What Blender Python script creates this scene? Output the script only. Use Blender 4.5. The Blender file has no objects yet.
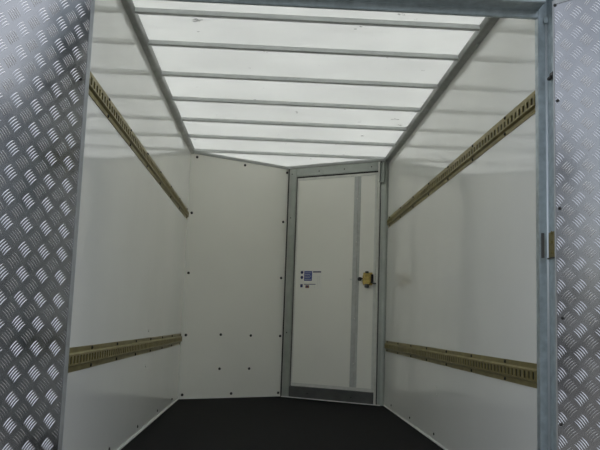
import bpy, bmesh, math, random
from mathutils import Vector, Matrix

random.seed(4)
scene = bpy.context.scene
COL = scene.collection

# ------------------------------------------------------------------ camera
F_PX, YAW, PITCH, ROLL = 751.96, .0382, .13, .0351
CAM = Vector((0, 0, .69))
cy, sy, cp, sp = math.cos(YAW), math.sin(YAW), math.cos(PITCH), math.sin(PITCH)
fwd = Vector((sy*cp, cy*cp, sp))
r0 = Vector((cy, -sy, 0))
u0 = r0.cross(fwd)
rgt = math.cos(ROLL)*r0 + math.sin(ROLL)*u0
upv = -math.sin(ROLL)*r0 + math.cos(ROLL)*u0
cd = bpy.data.cameras.new('camera')
cam = bpy.data.objects.new('camera', cd)
COL.objects.link(cam)
m = Matrix((rgt, upv, -fwd)).transposed().to_4x4()
m.translation = CAM
cam.matrix_world = m
cd.sensor_width = 36
cd.lens = F_PX/600*36
cd.clip_start = .05
scene.camera = cam

# ------------------------------------------------------------------ sky, sun, exposure
world = bpy.data.worlds.new('world')
scene.world = world
world.use_nodes = True
wn = world.node_tree
sky = wn.nodes.new('ShaderNodeTexSky')
sky.sky_type = 'NISHITA'
sky.sun_disc = False
sky.sun_elevation = math.radians(52)
sky.sun_rotation = math.radians(20)
sky.air_density = 1.0
sky.dust_density = 4.0
hsv = wn.nodes.new('ShaderNodeHueSaturation')
hsv.inputs['Saturation'].default_value = .36
wn.links.new(sky.outputs[0], hsv.inputs['Color'])
bg = wn.nodes['Background']
wn.links.new(hsv.outputs[0], bg.inputs[0])
bg.inputs[1].default_value = .32

sd = bpy.data.lights.new('sun', 'SUN')
sun = bpy.data.objects.new('sun', sd)
COL.objects.link(sun)
sd.energy = 6.5
sd.angle = math.radians(1.5)
sd.color = (1, .97, .935)
sdir = Vector((.22, .60, .80)).normalized()       # towards the sun: ahead of the trailer, high
sun.rotation_euler = sdir.to_track_quat('Z', 'Y').to_euler()
sun.location = (0, 4, 8)

vs = scene.view_settings
vs.view_transform = 'Standard'
vs.look = 'None'
vs.gamma = 1
vs.use_curve_mapping = False
vs.exposure = 0.0
scene.cycles.diffuse_bounces = 8
scene.cycles.glossy_bounces = 6
scene.cycles.max_bounces = 14

# ------------------------------------------------------------------ materials
def mat(name, col, rough=.5, metal=0., spec=.5, var=0., vscale=8., bump=0., bscale=60., stretch=(1, 1, 1), rvar=0.):
    M = bpy.data.materials.new(name)
    M.use_nodes = True
    n, l = M.node_tree.nodes, M.node_tree.links
    p = n['Principled BSDF']
    p.inputs['Base Color'].default_value = (*col, 1)
    p.inputs['Roughness'].default_value = rough
    p.inputs['Metallic'].default_value = metal
    p.inputs['Specular IOR Level'].default_value = spec
    if var or bump or rvar:
        tc = n.new('ShaderNodeTexCoord')
        mp = n.new('ShaderNodeMapping')
        mp.inputs['Scale'].default_value = stretch
        l.new(tc.outputs['Object'], mp.inputs[0])
    if var or rvar:
        t = n.new('ShaderNodeTexNoise')
        t.inputs['Scale'].default_value = vscale
        t.inputs['Detail'].default_value = 5
        l.new(mp.outputs[0], t.inputs[0])
    if var:
        r = n.new('ShaderNodeMapRange')
        r.inputs[1].default_value = .3
        r.inputs[2].default_value = .7
        r.inputs[3].default_value = 1-var
        r.inputs[4].default_value = 1+var
        l.new(t.outputs[0], r.inputs[0])
        mx = n.new('ShaderNodeMix')
        mx.data_type = 'RGBA'
        mx.blend_type = 'MULTIPLY'
        mx.inputs[0].default_value = 1
        mx.inputs[6].default_value = (*col, 1)
        l.new(r.outputs[0], mx.inputs[7])
        l.new(mx.outputs[2], p.inputs['Base Color'])
    if rvar:
        r = n.new('ShaderNodeMapRange')
        r.inputs[1].default_value = .3
        r.inputs[2].default_value = .7
        r.inputs[3].default_value = rough-rvar
        r.inputs[4].default_value = rough+rvar
        l.new(t.outputs[0], r.inputs[0])
        l.new(r.outputs[0], p.inputs['Roughness'])
    if bump:
        b = n.new('ShaderNodeTexNoise')
        b.inputs['Scale'].default_value = bscale
        b.inputs['Detail'].default_value = 3
        l.new(mp.outputs[0], b.inputs[0])
        bn = n.new('ShaderNodeBump')
        bn.inputs['Strength'].default_value = bump
        bn.inputs['Distance'].default_value = .002
        l.new(b.outputs[0], bn.inputs['Height'])
        l.new(bn.outputs[0], p.inputs['Normal'])
    return M

def roof_material():
    M = bpy.data.materials.new('translucent_fibreglass')
    M.use_nodes = True
    n, l = M.node_tree.nodes, M.node_tree.links
    n.remove(n['Principled BSDF'])
    out = n['Material Output']
    tc = n.new('ShaderNodeTexCoord')
    n1 = n.new('ShaderNodeTexNoise')
    n1.inputs['Scale'].default_value = 2.2
    n1.inputs['Detail'].default_value = 6
    l.new(tc.outputs['Object'], n1.inputs[0])
    r1 = n.new('ShaderNodeMapRange')
    r1.inputs[1].default_value = .3
    r1.inputs[2].default_value = .7
    r1.inputs[3].default_value = .94
    r1.inputs[4].default_value = 1.0
    l.new(n1.outputs[0], r1.inputs[0])
    # sparse scuff marks
    n2 = n.new('ShaderNodeTexNoise')
    n2.inputs['Scale'].default_value = 7.5
    n2.inputs['Detail'].default_value = 7
    n2.inputs['Roughness'].default_value = .62
    l.new(tc.outputs['Object'], n2.inputs[0])
    r2 = n.new('ShaderNodeMapRange')
    r2.inputs[1].default_value = .672
    r2.inputs[2].default_value = .69
    r2.inputs[3].default_value = 1
    r2.inputs[4].default_value = .55
    l.new(n2.outputs[0], r2.inputs[0])
    mu = n.new('ShaderNodeMath')
    mu.operation = 'MULTIPLY'
    l.new(r1.outputs[0], mu.inputs[0])
    l.new(r2.outputs[0], mu.inputs[1])
    def colour(c):
        x = n.new('ShaderNodeMix')
        x.data_type = 'RGBA'
        x.blend_type = 'MULTIPLY'
        x.inputs[0].default_value = 1
        x.inputs[6].default_value = (*c, 1)
        l.new(mu.outputs[0], x.inputs[7])
        return x.outputs[2]
    d = n.new('ShaderNodeBsdfDiffuse')
    t = n.new('ShaderNodeBsdfTranslucent')
    l.new(colour((.80, .82, .80)), d.inputs[0])
    l.new(colour((.852, .866, .852)), t.inputs[0])
    mx = n.new('ShaderNodeMixShader')
    mx.inputs[0].default_value = .42
    l.new(d.outputs[0], mx.inputs[1])
    l.new(t.outputs[0], mx.inputs[2])
    l.new(mx.outputs[0], out.inputs[0])
    return M

M_ROOF = roof_material()
M_WALL = mat('gloss_white_grp', (.86, .86, .815), .09, spec=.6, var=.025, vscale=1.5, rvar=.03)
M_WALLF = mat('satin_white_grp', (.85, .84, .765), .28, spec=.45, var=.02, vscale=2)
M_FLOOR = mat('black_rubber', (.005, .005, .0052), .8, spec=.15, var=.25, vscale=20, bump=.6, bscale=220)
M_ALU = mat('mill_aluminium', (.42, .43, .42), .42, .75, var=.12, vscale=14, bump=.05)
M_BOW = mat('grey_bow_metal', (.70, .72, .71), .5, .1, var=.06, vscale=18)
M_GALV = mat('galvanised_steel', (.43, .49, .505), .38, .55, var=.16, vscale=30, bump=.05, bscale=90)
M_PLATE = mat('chequer_aluminium', (.33, .333, .338), .18, 1.0, var=.10, vscale=9, bump=.05, bscale=160, rvar=.05)
M_LIP = mat('bright_steel_edge', (.68, .73, .74), .3, .5)
M_BAR = mat('polished_tread', (.86, .86, .87), .24, 1.0)
M_ZINC = mat('yellow_zinc', (.265, .222, .085), .42, .5, var=.18, vscale=16)
M_SLOT_SHADE = mat('painted_slot_shade', (.05, .045, .025), .6)  # shade inside the track, put into the colour
M_DARK = mat('dark_bolt', (.035, .034, .03), .5, .3)
M_SEAL = mat('black_seal', (.02, .02, .02), .7)
M_BEAD = mat('white_sealant', (.78, .78, .75), .5)
M_FRAMEG = mat('grey_door_frame', (.40, .425, .39), .45, .4, var=.08, vscale=12)
M_SILL = mat('worn_sill_metal', (.13, .132, .128), .5, .5, var=.15, vscale=14)
M_STRIP = mat('pale_joint_strip', (.68, .68, .63), .4, .1, var=.06, vscale=25)
M_JOINT = mat('grey_joint_strip', (.50, .51, .485), .4, .2, var=.08, vscale=25)
M_BRASS = mat('latch_zinc', (.50, .38, .12), .4, .5, var=.25, vscale=40)
M_BLACK = mat('black_plastic', (.012, .012, .013), .4)
M_PAPER = mat('label_paper', (.83, .82, .76), .3)
M_BLUE = mat('label_blue', (.055, .08, .27), .4)
M_NAVY = mat('label_navy', (.03, .04, .12), .4)
M_ORANGE = mat('label_brown', (.22, .09, .04), .4)
M_SKIN = mat('outer_white_skin', (.7, .7, .7), .4)
M_GROUND = mat('asphalt', (.08, .08, .078), .9, var=.2, vscale=3, bump=.5, bscale=80)

# ------------------------------------------------------------------ mesh helpers
class MB:
    def __init__(self):
        self.v, self.f = [], []
    def quad(self, a, b, c, d):
        i = len(self.v)
        self.v += [tuple(a), tuple(b), tuple(c), tuple(d)]
        self.f.append((i, i+1, i+2, i+3))
    def frame_box(self, o, ax, ay, az, x0, x1, y0, y1, z0, z1):
        o, ax, ay, az = Vector(o), Vector(ax), Vector(ay), Vector(az)
        i = len(self.v)
        for z in (z0, z1):
            for x, y in ((x0, y0), (x1, y0), (x1, y1), (x0, y1)):
                self.v.append(tuple(o+ax*x+ay*y+az*z))
        for q in ((3, 2, 1, 0), (4, 5, 6, 7), (0, 1, 5, 4), (1, 2, 6, 5), (2, 3, 7, 6), (3, 0, 4, 7)):
            self.f.append(tuple(i+k for k in q))
        return self
    def box(self, x0, x1, y0, y1, z0, z1):
        return self.frame_box((0, 0, 0), (1, 0, 0), (0, 1, 0), (0, 0, 1), x0, x1, y0, y1, z0, z1)
    def prism(self, pts, o, ax, ay, az, l0, l1):
        """polygon pts in (ax, ay), extruded along az"""
        o, ax, ay, az = Vector(o), Vector(ax), Vector(ay), Vector(az)
        i, n = len(self.v), len(pts)
        for L in (l0, l1):
            for x, y in pts:
                self.v.append(tuple(o+ax*x+ay*y+az*L))
        self.f.append(tuple(i+k for k in range(n))[::-1])
        self.f.append(tuple(i+n+k for k in range(n)))
        for k in range(n):
            j = (k+1) % n
            self.f.append((i+k, i+j, i+n+j, i+n+k))
        return self
    def cyl(self, o, axis, r, h, n=10, r2=None):
        axis = Vector(axis).normalized()
        a = axis.orthogonal().normalized()
        b = axis.cross(a)
        r2 = r if r2 is None else r2
        o = Vector(o)
        i = len(self.v)
        for rr, hh in ((r, 0), (r2, h)):
            for k in range(n):
                t = 2*math.pi*k/n
                self.v.append(tuple(o+axis*hh+(a*math.cos(t)+b*math.sin(t))*rr))
        self.f.append(tuple(i+k for k in range(n))[::-1])
        self.f.append(tuple(i+n+k for k in range(n)))
        for k in range(n):
            j = (k+1) % n
            self.f.append((i+k, i+j, i+n+j, i+n+k))
        return self
    def build(self, name, material, parent=None, bevel=0, smooth=False):
        me = bpy.data.meshes.new(name)
        me.from_pydata(self.v, [], self.f)
        bm = bmesh.new()
        bm.from_mesh(me)
        bmesh.ops.recalc_face_normals(bm, faces=bm.faces)
        if bevel:
            es = [e for e in bm.edges if len(e.link_faces) == 2 and e.calc_face_angle(0) > .5]
            bmesh.ops.bevel(bm, geom=es, offset=bevel, segments=2, affect='EDGES', clamp_overlap=True)
        bm.to_mesh(me)
        bm.free()
        if smooth:
            for p in me.polygons:
                p.use_smooth = True
        me.materials.append(material)
        o = bpy.data.objects.new(name, me)
        COL.objects.link(o)
        if parent is not None:
            o.parent = parent
            o.matrix_parent_inverse = parent_matrix(parent).inverted()
        return o

def parent_matrix(o):
    mtx = Matrix.LocRotScale(o.location, o.rotation_euler, o.scale)
    if o.parent is not None:
        mtx = parent_matrix(o.parent) @ o.matrix_parent_inverse @ mtx
    return mtx

def empty(name, loc):
    o = bpy.data.objects.new(name, None)
    o.location = loc
    o.empty_display_size = .1
    COL.objects.link(o)
    return o

def tag(o, label=None, cat=None, group=None, kind=None):
    if label: o['label'] = label
    if cat: o['category'] = cat
    if group: o['group'] = group
    if kind: o['kind'] = kind
    return o

X, Y, Z = Vector((1, 0, 0)), Vector((0, 1, 0)), Vector((0, 0, 1))
XL, XR, ZC = -.751, 1.049, 2.2066
YF = 2.848                      # camera-side face of the rear frame's stop
FL, FR = -.736, 1.037           # inner edges of the frame, a little proud of the walls
A = Vector((-.751, 6.704, 0))   # nose corners
B = Vector((.157, 7.269, 0))
C = Vector((1.049, 6.697, 0))
uAB = (B-A).normalized(); nAB = Vector((uAB.y, -uAB.x, 0)); lAB = (B-A).length   # n points back into the box
uBC = (C-B).normalized(); nBC = Vector((uBC.y, -uBC.x, 0)); lBC = (C-B).length

bolt_mesh = {}
def bolt(parent, pos, normal, r=.011, h=.006, material=None):
    key = (r, h, material.name if material else '')
    if key not in bolt_mesh:
        b = MB()
        b.cyl((0, 0, 0), Z, r, h*.55, 10).cyl((0, 0, h*.55), Z, r*.8, h*.45, 10, r*.35)
        o = b.build('bolt', material or M_DARK)
        bolt_mesh[key] = o.data
        bpy.data.objects.remove(o)
    o = bpy.data.objects.new('bolt', bolt_mesh[key])
    COL.objects.link(o)
    o.parent = parent
    o.matrix_parent_inverse = parent_matrix(parent).inverted()
    o.location = pos
    o.rotation_euler = Vector(normal).to_track_quat('Z', 'Y').to_euler()
    return o

# ------------------------------------------------------------------ ground and shell
g = MB().box(-40, 40, -40, 40, -.72, -.62).build('ground', M_GROUND)
tag(g, 'grey asphalt ground under the open trailer', 'ground', kind='structure')

fl = MB()
fl.prism([(XL-.03, 2.775), (XR+.03, 2.775), (C.x+.03, C.y), (B.x, B.y+.03), (A.x-.03, A.y)], (0, 0, 0), X, Y, Z, -.06, 0)
fl = fl.build('floor', M_FLOOR)
tag(fl, 'black rubber floor of the trailer', 'floor', kind='structure')

wl = MB().box(XL-.035, XL, YF+.0405, A.y+.01, 0, ZC+.02).build('wall_left', M_WALL)
tag(wl, 'glossy white side wall on the left with two load tracks', 'wall', kind='structure')
wr = MB().box(XR, XR+.035, YF+.0405, C.y+.01, 0, ZC+.02).build('wall_right', M_WALL)
tag(wr, 'glossy white side wall on the right with two load tracks', 'wall', kind='structure')
wf = MB().frame_box(A, uAB, nAB, Z, -.002, lAB-.012, -.035, 0, 0, ZC+.003).build('wall_front', M_WALLF)
tag(wf, 'white nose panel dotted with bolts left of the white door', 'wall', kind='structure')

wb = MB().frame_box(B, uBC, nBC, Z, -.045, lBC+.04, -.062, -.032, -.02, ZC+.003).build('nose_skin', M_WALLF, wf)
for s, z in ((.036, 1.10), (1.016, 1.116), (1.015, 1.66), (.39, .564), (.706, .562), (1.03, .564), (.394, .26), (.703, .26),
             (.038, .037), (.525, .038), (1.032, .033), (.043, .553), (1.040, 2.150), (.563, 2.155), (.036, 1.64), (.06, 2.155)):
    bolt(wf, A+uAB*s+Z*z, nAB, .0125)
for y in (3.83, 4.64, 5.45, 6.27):
    bolt(wl, (XL, y, .047), X, .009)
for y in (3.90, 4.71, 5.50, 6.32):
    bolt(wr, (XR, y, .045), -X, .009)
bolt(wl, (XL, 4.81, .39), X, .007, material=M_STRIP)
bolt(wl, (XL, 4.84, .61), X, .006, material=M_STRIP)
for z in (.334, .286):
    bolt(wr, (XR, 4.64, z), -X, .006, material=M_STRIP)

# pale sealant strips where the walls meet the floor
t = MB().frame_box((XL, YF+.04, 0), Y, X, Z, 0, A.y-YF-.052, 0, .010, 0, .012).build('trim_1', M_BEAD, bevel=.003)
tag(t, 'pale sealant strip along the foot of the left wall', 'trim', kind='structure')
t = MB().frame_box((XR, YF+.04, 0), Y, -X, Z, 0, C.y-YF-.052, 0, .010, 0, .012).build('trim_2', M_BEAD, bevel=.003)
tag(t, 'pale sealant strip along the foot of the right wall', 'trim', kind='structure')
t = MB().frame_box(A, uAB, nAB, Z, .012, lAB-.015, 0, .007, 0, .007).build('trim_3', M_BEAD, bevel=.002)
tag(t, 'pale sealant strip along the foot of the bolted nose panel', 'trim', kind='structure')
t = MB().frame_box(B, uBC, nBC, Z, .02, lBC-.02, .035, .043, 0, .008).build('trim_4', M_BEAD, bevel=.002)
tag(t, 'thin pale strip on the floor below the white nose door', 'trim', kind='structure')

# ------------------------------------------------------------------ ceiling: translucent panels, bows, side rails
ce = empty('ceiling', (.149, 4.8, ZC))
tag(ce, 'translucent white roof crossed by grey metal bows', 'ceiling', kind='structure')
bows = [3.585, 4.015, 4.535, 5.058, 5.588, 6.108, 6.635]
bounds = [YF+.02] + bows + [None]
for k in range(len(bounds)-1):
    y0, y1 = bounds[k], bounds[k+1]
    y0 = y0+.001 if k else y0
    p = MB()
    if y1 is None:
        p.prism([(XL-.03, y0), (XR+.03, y0), (C.x+.03, C.y), (B.x, B.y+.03), (A.x-.03, A.y)], (0, 0, 0), X, Y, Z, ZC, ZC+.004)
    else:
        p.box(XL-.03, XR+.03, y0, y1-.001, ZC, ZC+.004)
    p.build('roof_panel', M_ROOF, ce)
bow_me = None
for y in bows:
    if bow_me is None:
        b = MB()
        # hat-shaped bow hanging under the sheet
        b.prism([(-.017, 0), (-.015, -.023), (.018, -.023), (.020, 0)], (0, 0, 0), Y, Z, X, XL+.034, XR-.034)
        o = b.build('roof_bow', M_BOW, bevel=.002)
        bow_me = o.data
    else:
        o = bpy.data.objects.new('roof_bow', bow_me)
        COL.objects.link(o)
    o.parent = ce
    o.matrix_parent_inverse = parent_matrix(ce).inverted()
    o.location = (0, y, ZC)
for x0, sx, w in ((XL, 1, .038), (XR, -1, .047)):
    r = MB()
    r.prism([(0, 0), (w, 0), (w, -.012), (w-.007, -.030), (.022, -.036), (0, -.040)], (x0, 0, ZC), X*sx, Z, Y, YF+.02, 6.675)
    o = r.build('side_rail', M_ALU, ce, bevel=.002)
    # short splice plates along the rail
    for y in (3.75, 4.46, 5.02, 5.9):
        q = MB()
        q.frame_box((x0+sx*.002, y, ZC-.043), X*sx, Y, Z, 0, .016, -.035, .035, 0, .006)
        q.build('splice_plate', M_FRAMEG, o)
for P, u, nn, L in ((A, uAB, nAB, lAB), (B, uBC, nBC, lBC)):
    off = nn*(.0305 if P is B else 0)
    MB().prism([(0, 0), (.026, 0), (.020, -.012), (.008, -.022), (0, -.024)], P+off+Z*ZC, nn, Z, u, .0, L-.02).build('nose_moulding', M_BOW, ce, bevel=.002)

# ------------------------------------------------------------------ load tracks on the side walls
def load_track(side, z0, label):
    x0, sx = (XL, 1) if side == 'l' else (XR, -1)
    y0, y1 = YF+.041, 6.655
    root = empty('load_track', (x0, (y0+y1)/2, z0))
    tag(root, label, 'load track', 'load tracks on the side walls')
    r = MB()
    def P(d, y, z):
        return (x0+sx*d, y, z0+z)
    prof = [(.0006, 0), (.003, 0), (.003, .020), (.0145, .026)]
    top = [(.0145, .068), (.003, .074), (.003, .094), (.0006, .094)]
    for pr in (prof, top):
        for (d0, a0), (d1, a1) in zip(pr, pr[1:]):
            r.quad(P(d0, y0, a0), P(d1, y0, a1), P(d1, y1, a1), P(d0, y1, a0))
    za, zb, zs, zt = .026, .068, .032, .062
    D, Di = .0145, .0105
    r.quad(P(D, y0, za), P(D, y1, za), P(D, y1, zs), P(D, y0, zs))
    r.quad(P(D, y0, zt), P(D, y1, zt), P(D, y1, zb), P(D, y0, zb))
    pitch, sw = .0500, .026
    n = int((y1-y0)/pitch)
    st = y0+((y1-y0)-n*pitch)/2
    prev = y0
    for k in range(n):
        a = st+k*pitch+(pitch-sw)/2
        b = a+sw
        r.quad(P(D, prev, zs), P(D, a, zs), P(D, a, zt), P(D, prev, zt))
        c = .005                                     # rounded slot ends: cut corners
        for (ya, yb) in ((a, a+c), (b, b-c)):
            for (zz, zq) in ((zs, zs+c), (zt, zt-c)):
                i = len(r.v)
                r.v += [P(D, ya, zz), P(D, yb, zz), P(D, ya, zq)]
                r.f.append((i, i+1, i+2))
        ring = [(a+c, zs), (b-c, zs), (b, zs+c), (b, zt-c), (b-c, zt), (a+c, zt), (a, zt-c), (a, zs+c)]
        for (ya, q1), (yb, q2) in zip(ring, ring[1:]+ring[:1]):
            r.quad(P(D, ya, q1), P(D, yb, q2), P(Di, yb, q2), P(Di, ya, q1))
        prev = b
    r.quad(P(D, prev, zs), P(D, y1, zs), P(D, y1, zt), P(D, prev, zt))
    # back skin and end caps
    for y in (y0, y1):
        i = len(r.v)
        r.v += [P(d, y, a) for d, a in prof+top]
        r.f.append(tuple(range(i, i+8)))
    me = bpy.data.meshes.new('rail')
    me.from_pydata(r.v, [], r.f)
    me.materials.append(M_ZINC)
    o = bpy.data.objects.new('slotted_rail', me)
    COL.objects.link(o)
    o.parent = root
    o.matrix_parent_inverse = parent_matrix(root).inverted()
    bk = MB()  # added dark strip behind the slots, painting in the shade of the hollow
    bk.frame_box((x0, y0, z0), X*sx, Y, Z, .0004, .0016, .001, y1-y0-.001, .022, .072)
    bk.build('slot_shade_strip', M_SLOT_SHADE, root)
    y = 3.30
    while y < y1-.03:
        for zz in (.010, .084):
            bolt(root, (x0+sx*.003, y, z0+zz), X*sx, .008, .006)
        y += .545
    return root

load_track('l', 1.567, 'yellow zinc slotted load track high on the left wall under the roof')
load_track('l', .473, 'olive zinc slotted load track low on the left wall beside the chequer door')
load_track('r', 1.567, 'yellow zinc slotted load track high on the right wall under the roof')
load_track('r', .473, 'olive zinc slotted load track low on the right wall beside the steel post')

# ------------------------------------------------------------------ white door in the nose
d1 = empty('door_1', tuple(B+uBC*lBC*.5))
tag(d1, 'white narrow door in a grey frame in the nose of the trailer', 'door', kind='structure')
def dbox(name, m_, s0, s1, n0, n1, z0, z1, parent=d1, bevel=.002):
    return MB().frame_box(B, uBC, nBC, Z, s0, s1, n0, n1, z0, z1).build(name, m_, parent, bevel=bevel)
dbox('frame_stile', M_FRAMEG, .018, .100, -.03, .030, .004, 2.206, bevel=.004)
dbox('frame_stile', M_STRIP, .966, .986, -.03, .030, .004, 2.206, bevel=.004)
dbox('frame_head', M_FRAMEG, .1005, .9655, -.03, .030, 2.100, 2.206, bevel=.004)
dbox('frame_sill', M_SILL, .1005, .9655, -.03, .034, .004, .105, bevel=.004)
dbox('seal', M_SEAL, -.012, .017, -.031, .010, 0, 2.205, bevel=0)
dbox('seal', M_SEAL, .1005, .9655, -.02, .020, 2.089, 2.0995, bevel=0)
dbox('seal', M_SEAL, .9865, .9965, -.03, .018, .004, 2.205, bevel=0)
dbox('seal', M_SEAL, .1005, .108, -.02, .016, .1055, 2.0885, bevel=0)
leaf = dbox('door_leaf', M_WALLF, .1085, .9575, -.02, .014, .108, 2.0885, bevel=.002)
# thin aluminium edging around the leaf
for nm, a in (('leaf_edging', (.1085, .122, .108, 2.088)), ('leaf_edging', (.935, .957, .108, 2.088)),
              ('leaf_edging', (.1225, .9345, 2.062, 2.088)), ('leaf_edging', (.1225, .9345, .108, .138))):
    dbox(nm, M_STRIP, a[0], a[1], .014, .018, a[2], a[3], leaf, bevel=.001)
st = MB()
st.prism([(.722, .014), (.790, .014), (.786, .019), (.771, .021), (.768, .026), (.756, .026), (.753, .021), (.728, .019)],
         B, uBC, nBC, Z, .139, 2.061)
st.build('joint_strip', M_JOINT, d1, bevel=0)
for z in (.35, .75, 1.45, 1.85):
    bolt(d1, B+uBC*.762+nBC*.026+Z*z, nBC, .006, .003, M_STRIP)
# post and keeper bracket in the corner between the door and the right wall
cpst = MB()
cpst.prism([(.997, -.03), (1.062, -.03), (1.058, .0), (1.045, .016), (1.030, .022), (.997, .024)], B, uBC, nBC, Z, 0, ZC)
cpst.build('corner_post', M_FRAMEG, d1, bevel=.002)
kb = MB()
kb.frame_box(B, uBC, nBC, Z, .992, .998, .031, .056, 1.995, 2.170)
kb.frame_box(B, uBC, nBC, Z, .992, 1.040, .025, .031, 1.995, 2.170)
kb.frame_box(B, uBC, nBC, Z, 1.034, 1.040, .031, .062, 1.995, 2.170)
kb.frame_box(B, uBC, nBC, Z, .990, 1.042, .031, .066, 1.985, 1.995)
kb.build('keeper_bracket', M_FRAMEG, d1, bevel=.0015)
for s, z in ((.05, 2.13), (.05, 1.7), (.052, .6), (.35, 2.14), (.62, 2.14), (.9, 2.14), (.3, .05), (.75, .05)):
    bolt(d1, B+uBC*s+nBC*(.0335 if z < .1 else .0298)+Z*z, nBC, .006, .004)

BL = B+uBC*.024      # latch sits close to the door's free edge
# latch
lt = MB()
lt.frame_box(BL, uBC, nBC, Z, .812, .902, .0142, .020, 1.052, 1.168)
lt = lt.build('latch', M_BRASS, d1, bevel=.002)
hb = MB()
hb.prism([(.822, 1.062), (.892, 1.062), (.900, 1.080), (.900, 1.140), (.892, 1.158), (.834, 1.158), (.820, 1.140), (.820, 1.075)],
         BL, uBC, Z, nBC, .020, .052)
hb.build('latch_housing', M_BRASS, lt, bevel=.004)
MB().cyl(BL+uBC*.856+nBC*.036+Z*1.158, Z, .016, .020, 12).build('latch_pin', M_DARK, lt, bevel=.002)
MB().cyl(BL+uBC*.856+nBC*.036+Z*1.030, Z, .020, .032, 12).build('latch_pin', M_SILL, lt, bevel=.002)
MB().frame_box(BL, uBC, nBC, Z, .892, .914, .020, .046, 1.070, 1.150).build('latch_bolt', M_DARK, lt, bevel=.003)
MB().cyl(BL+uBC*.830+nBC*.038+Z*1.112, -uBC, .007, .045, 10).build('pull_rod', M_DARK, lt)
kn = MB()
kn.cyl(BL+uBC*.805+nBC*.040+Z*1.115, (-uBC*.9-Z*.35), .010, .018, 12, .019).cyl(BL+uBC*.7888+nBC*.040+Z*1.1087, (-uBC*.9-Z*.35), .019, .018, 12, .013)
kn.build('pull_knob', M_BLACK, lt, bevel=.002)
dbox('latch_striker', M_SILL, .935, .972, .0305, .036, 1.06, 1.075, lt, bevel=.001)
dbox('scuff_plate', M_STRIP, .700, .722, .0142, .016, 1.098, 1.112, d1, bevel=.0005)

# sticker
BS = .010
stk = dbox('sticker', M_PAPER, .160+BS, .392+BS, .0142, .0150, 1.018, 1.190, d1, bevel=0)
def pr(name, m_, s0, s1, z0, z1, k=0):
    dbox(name, m_, s0+BS, s1+BS, .0150, .0154+k*.0004, z0, z1, stk, bevel=0)
pr('blue_print', M_BLUE, .205, .290, 1.092, 1.184)
for k in range(5):
    pr('print_line', M_PAPER, .212, .282 - .012*(k % 2), 1.104+k*.0155, 1.107+k*.0155, 1)
for z0 in (1.160, 1.112):
    b = MB().cyl(B+uBC*(.180+BS)+nBC*.0150+Z*(z0+.012), nBC, .015, .0004, 14)
    b.build('print_symbol', M_NAVY, stk)
pr('heading_print', M_NAVY, .300, .386, 1.170, 1.182)
pr('heading_print', M_NAVY, .205, .330, 1.056, 1.062)
pr('print_symbol', M_NAVY, .166, .192, 1.030, 1.060)
pr('brown_print', M_ORANGE, .222, .262, 1.024, 1.050)
pr('brown_print', M_NAVY, .234, .250, 1.030, 1.046, 1)
pr('print_rule', M_STRIP, .352, .355, 1.040, 1.140)
pr('print_rule', M_STRIP, .368, .371, 1.060, 1.140)
pr('print_rule', M_STRIP, .318, .321, 1.020, 1.050)

# ------------------------------------------------------------------ galvanised frame round the rear opening
fr = empty('door_frame', (.149, 2.86, 0))
tag(fr, 'galvanised steel frame around the rear opening of the trailer', 'door frame')
YO = 2.759
STOP = .034
def post(x0, sx, name):
    b = MB()
    # rebated section: stop flange facing the camera, then the rebate side, then the outer face
    b.prism([(0, YF+.040), (0, YF), (STOP, YF), (STOP, YO), (STOP+.065, YO), (STOP+.065, YF+.040)],
            (x0, 0, 0), X*sx, Y, Z, -.10, ZC+.03)
    return b.build(name, M_GALV, fr, bevel=.003)
post(FL, -1, 'post')
rp = post(FR, 1, 'post')
hd = MB()
hd.prism([(YF+.020, 1.940), (YF, 1.940), (YF, 1.968), (YO, 1.968), (YO, ZC+.03), (YF+.020, ZC+.03)],
         (0, 0, 0), Y, Z, X, FL+.0005, FR-.0005)
hd.build('header', M_GALV, fr, bevel=.003)
# rounded lip in the corner of each rebate
for x0, sx in ((FL, -1), (FR, 1)):
    b = MB().cyl((x0+sx*(STOP-.002), YF-.004, .0), Z, .006, 1.92, 8)
    o = b.build('edge_lip', M_LIP, fr, smooth=True)
    MB().cyl((x0+sx*(STOP-.003), YF-.006, 1.915), Z, .011, .024, 10).build('lip_cap', M_GALV, fr, bevel=.003)
# yellow passivated hinge leaf and a small dark hook in the right-hand rebate
hp = MB().box(FR+STOP-.004, FR+STOP, YO+.006, YF-.014, .972, 1.069).build('hinge_leaf', M_ZINC, fr, bevel=.0015)
for z in (.99, 1.03, 1.065):
    bolt(fr, (FR+STOP-.004, 2.80, z), -X, .007, .004, M_ZINC)
MB().box(FR+STOP-.010, FR+STOP, YO+.01, YF-.015, .966, .971).build('hinge_foot', M_DARK, fr)
MB().prism([(0, 0), (.014, .0), (.014, .010), (.006, .010), (.004, .028), (0, .028)], (FR+STOP, 2.81, 1.668), -X, Z, -Y, 0, .035).build('hook', M_DARK, fr, bevel=.001)
MB().box(FR+.006, FR+.018, YF-.003, YF, .972, 1.069).build('stop_shade_plate', M_SILL, fr, bevel=.001)  # dark plate painting shade and reflection onto the stop face, level with hinge leaf
sill = MB().box(XL-.03, XR+.03, 2.745, 2.774, -.10, -.001).build('sill', M_GALV, fr, bevel=.003)

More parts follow.
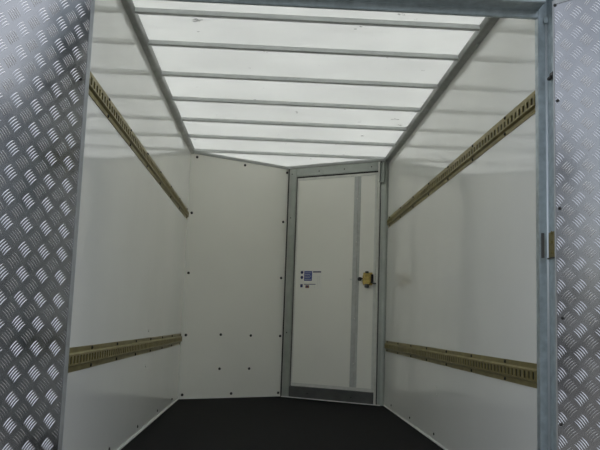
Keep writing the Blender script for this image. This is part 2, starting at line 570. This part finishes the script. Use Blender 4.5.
# ------------------------------------------------------------------ chequer plate rear doors
def bar_mesh_pts(L, Wd, H, bow):
    """one raised lens-shaped, slightly bowed tread bar lying along local x"""
    rings, n = [], 6
    for k in range(n+1):
        s = -1+2*k/n
        w = Wd*max(.12, (1-abs(s)**3))*.5
        h = H*max(.05, (1-s**4))
        yb = bow*(1-s*s)
        rings.append([(s*L/2, yb-w, 0), (s*L/2, yb-w*.55, h*.8), (s*L/2, yb, h), (s*L/2, yb+w*.55, h*.8), (s*L/2, yb+w, 0)])
    return rings
def chequer_door(name, label, corner, theta, sgn, width, z0, z1, t0, zref, ph, pv, first, trim, rivets):
    """corner: hinge-side edge of the inner face; theta: angle from straight back; sgn -1 left, +1 right"""
    th = math.radians(theta)
    u = Vector((sgn*math.sin(th), -math.cos(th), 0))
    n = Vector((-sgn*math.cos(th), -math.sin(th), 0))
    o0 = Vector((corner[0], corner[1], 0))
    root = empty(name, (o0.x, o0.y, z0))
    tag(root, label, 'door', kind='structure')
    MB().frame_box(o0, u, n, Z, .004, width-.004, -.0395, -.0015, z0+.004, z1-.004).build('door_core', M_SKIN, root)
    pl = MB().frame_box(o0, u, n, Z, .002, width-.002, -.0014, 0, z0+.002, z1-.002).build('chequer_plate', M_PLATE, root)
    bars = MB()
    L, Wd, H, gap = .041*pv/.084, .0039, .0018, .0098*pv/.084
    rings = bar_mesh_pts(L, Wd, H, .0022)
    nt, nz = int(width/ph)+3, int((z1-z0)/pv)+3
    for half in (0, 1):
        for i in range(-2, nt):
            for j in range(-int((zref-z0)/pv)-2, nz):
                ct = t0+(i+.5*half)*ph
                cz = zref+(j+.5*half)*pv
                if not (-.02 < ct < width+.02 and z0-.02 < cz < z1+.02):
                    continue
                ang = math.pi/4 if (half == 0) == (first == '/') else -math.pi/4
                if sgn < 0: ang = -ang           # on the left door +u runs to the left
                ca, sa = math.cos(ang), math.sin(ang)
                for k in range(-2, 3):
                    i0 = len(bars.v)
                    ok = True
                    pts = []
                    for rg in rings:
                        for (x, y, h) in rg:
                            y += k*gap
                            a, b = ct+x*ca-y*sa, cz+x*sa+y*ca
                            pts.append((a, b, h))
                    amin, amax = min(p[0] for p in pts), max(p[0] for p in pts)
                    bmin, bmax = min(p[1] for p in pts), max(p[1] for p in pts)
                    if amax < trim+.008 or amin > width-trim-.008 or bmin < z0+.02 or bmax > z1-.02:
                        continue
                    for a, b, h in pts:               # plate edge cuts through the pattern
                        if a < trim+.001: a, h = trim+.001, h*.2
                        if a > width-trim-.001: a, h = width-trim-.001, h*.2
                        bars.v.append(tuple(o0+u*a+Z*b+n*h))
                    for q in range(len(rings)-1):
                        for w in range(4):
                            bars.f.append((i0+q*5+w, i0+q*5+w+1, i0+q*5+5+w+1, i0+q*5+5+w))
    bo = bars.build('tread_bars', M_BAR, pl, smooth=True)
    bo['kind'] = 'stuff'
    # edge channels
    for a0, a1, b0, b1 in ((0, trim, z0, z1), (width-trim, width, z0, z1), (trim+.0005, width-trim-.0005, z0, z0+.018), (trim+.0005, width-trim-.0005, z1-.018, z1)):
        MB().frame_box(o0, u, n, Z, a0, a1, -.041, .0022, b0, b1).build('edge_channel', M_ALU, root, bevel=.001)
    for a, b in rivets:
        bolt(root, o0+u*a+Z*b+n*.0005, n, .006, .004)
    return root

chequer_door('door_2', 'open chequer plate door at the left, its lower half dark with bright tread bars', (-.7020, 2.744), 32, -1, .92, .02, 1.955,
             .0642, 1.0675, .0825, .0823, '/', .017, [(.039, 1.554), (.9, 1.5), (.9, .9), (.9, .35)])
chequer_door('door_3', 'open chequer plate door at the right beside the galvanised post', (1.0470, 2.7195), 42, 1, .92, .02, 1.955,
             .0146, .5405, .0784, .0790, '\\', .006, [(.017, .365), (.028, .742), (.021, 1.144), (.017, 1.555), (.010, 1.935), (.9, 1.5), (.9, .9), (.9, .35)])
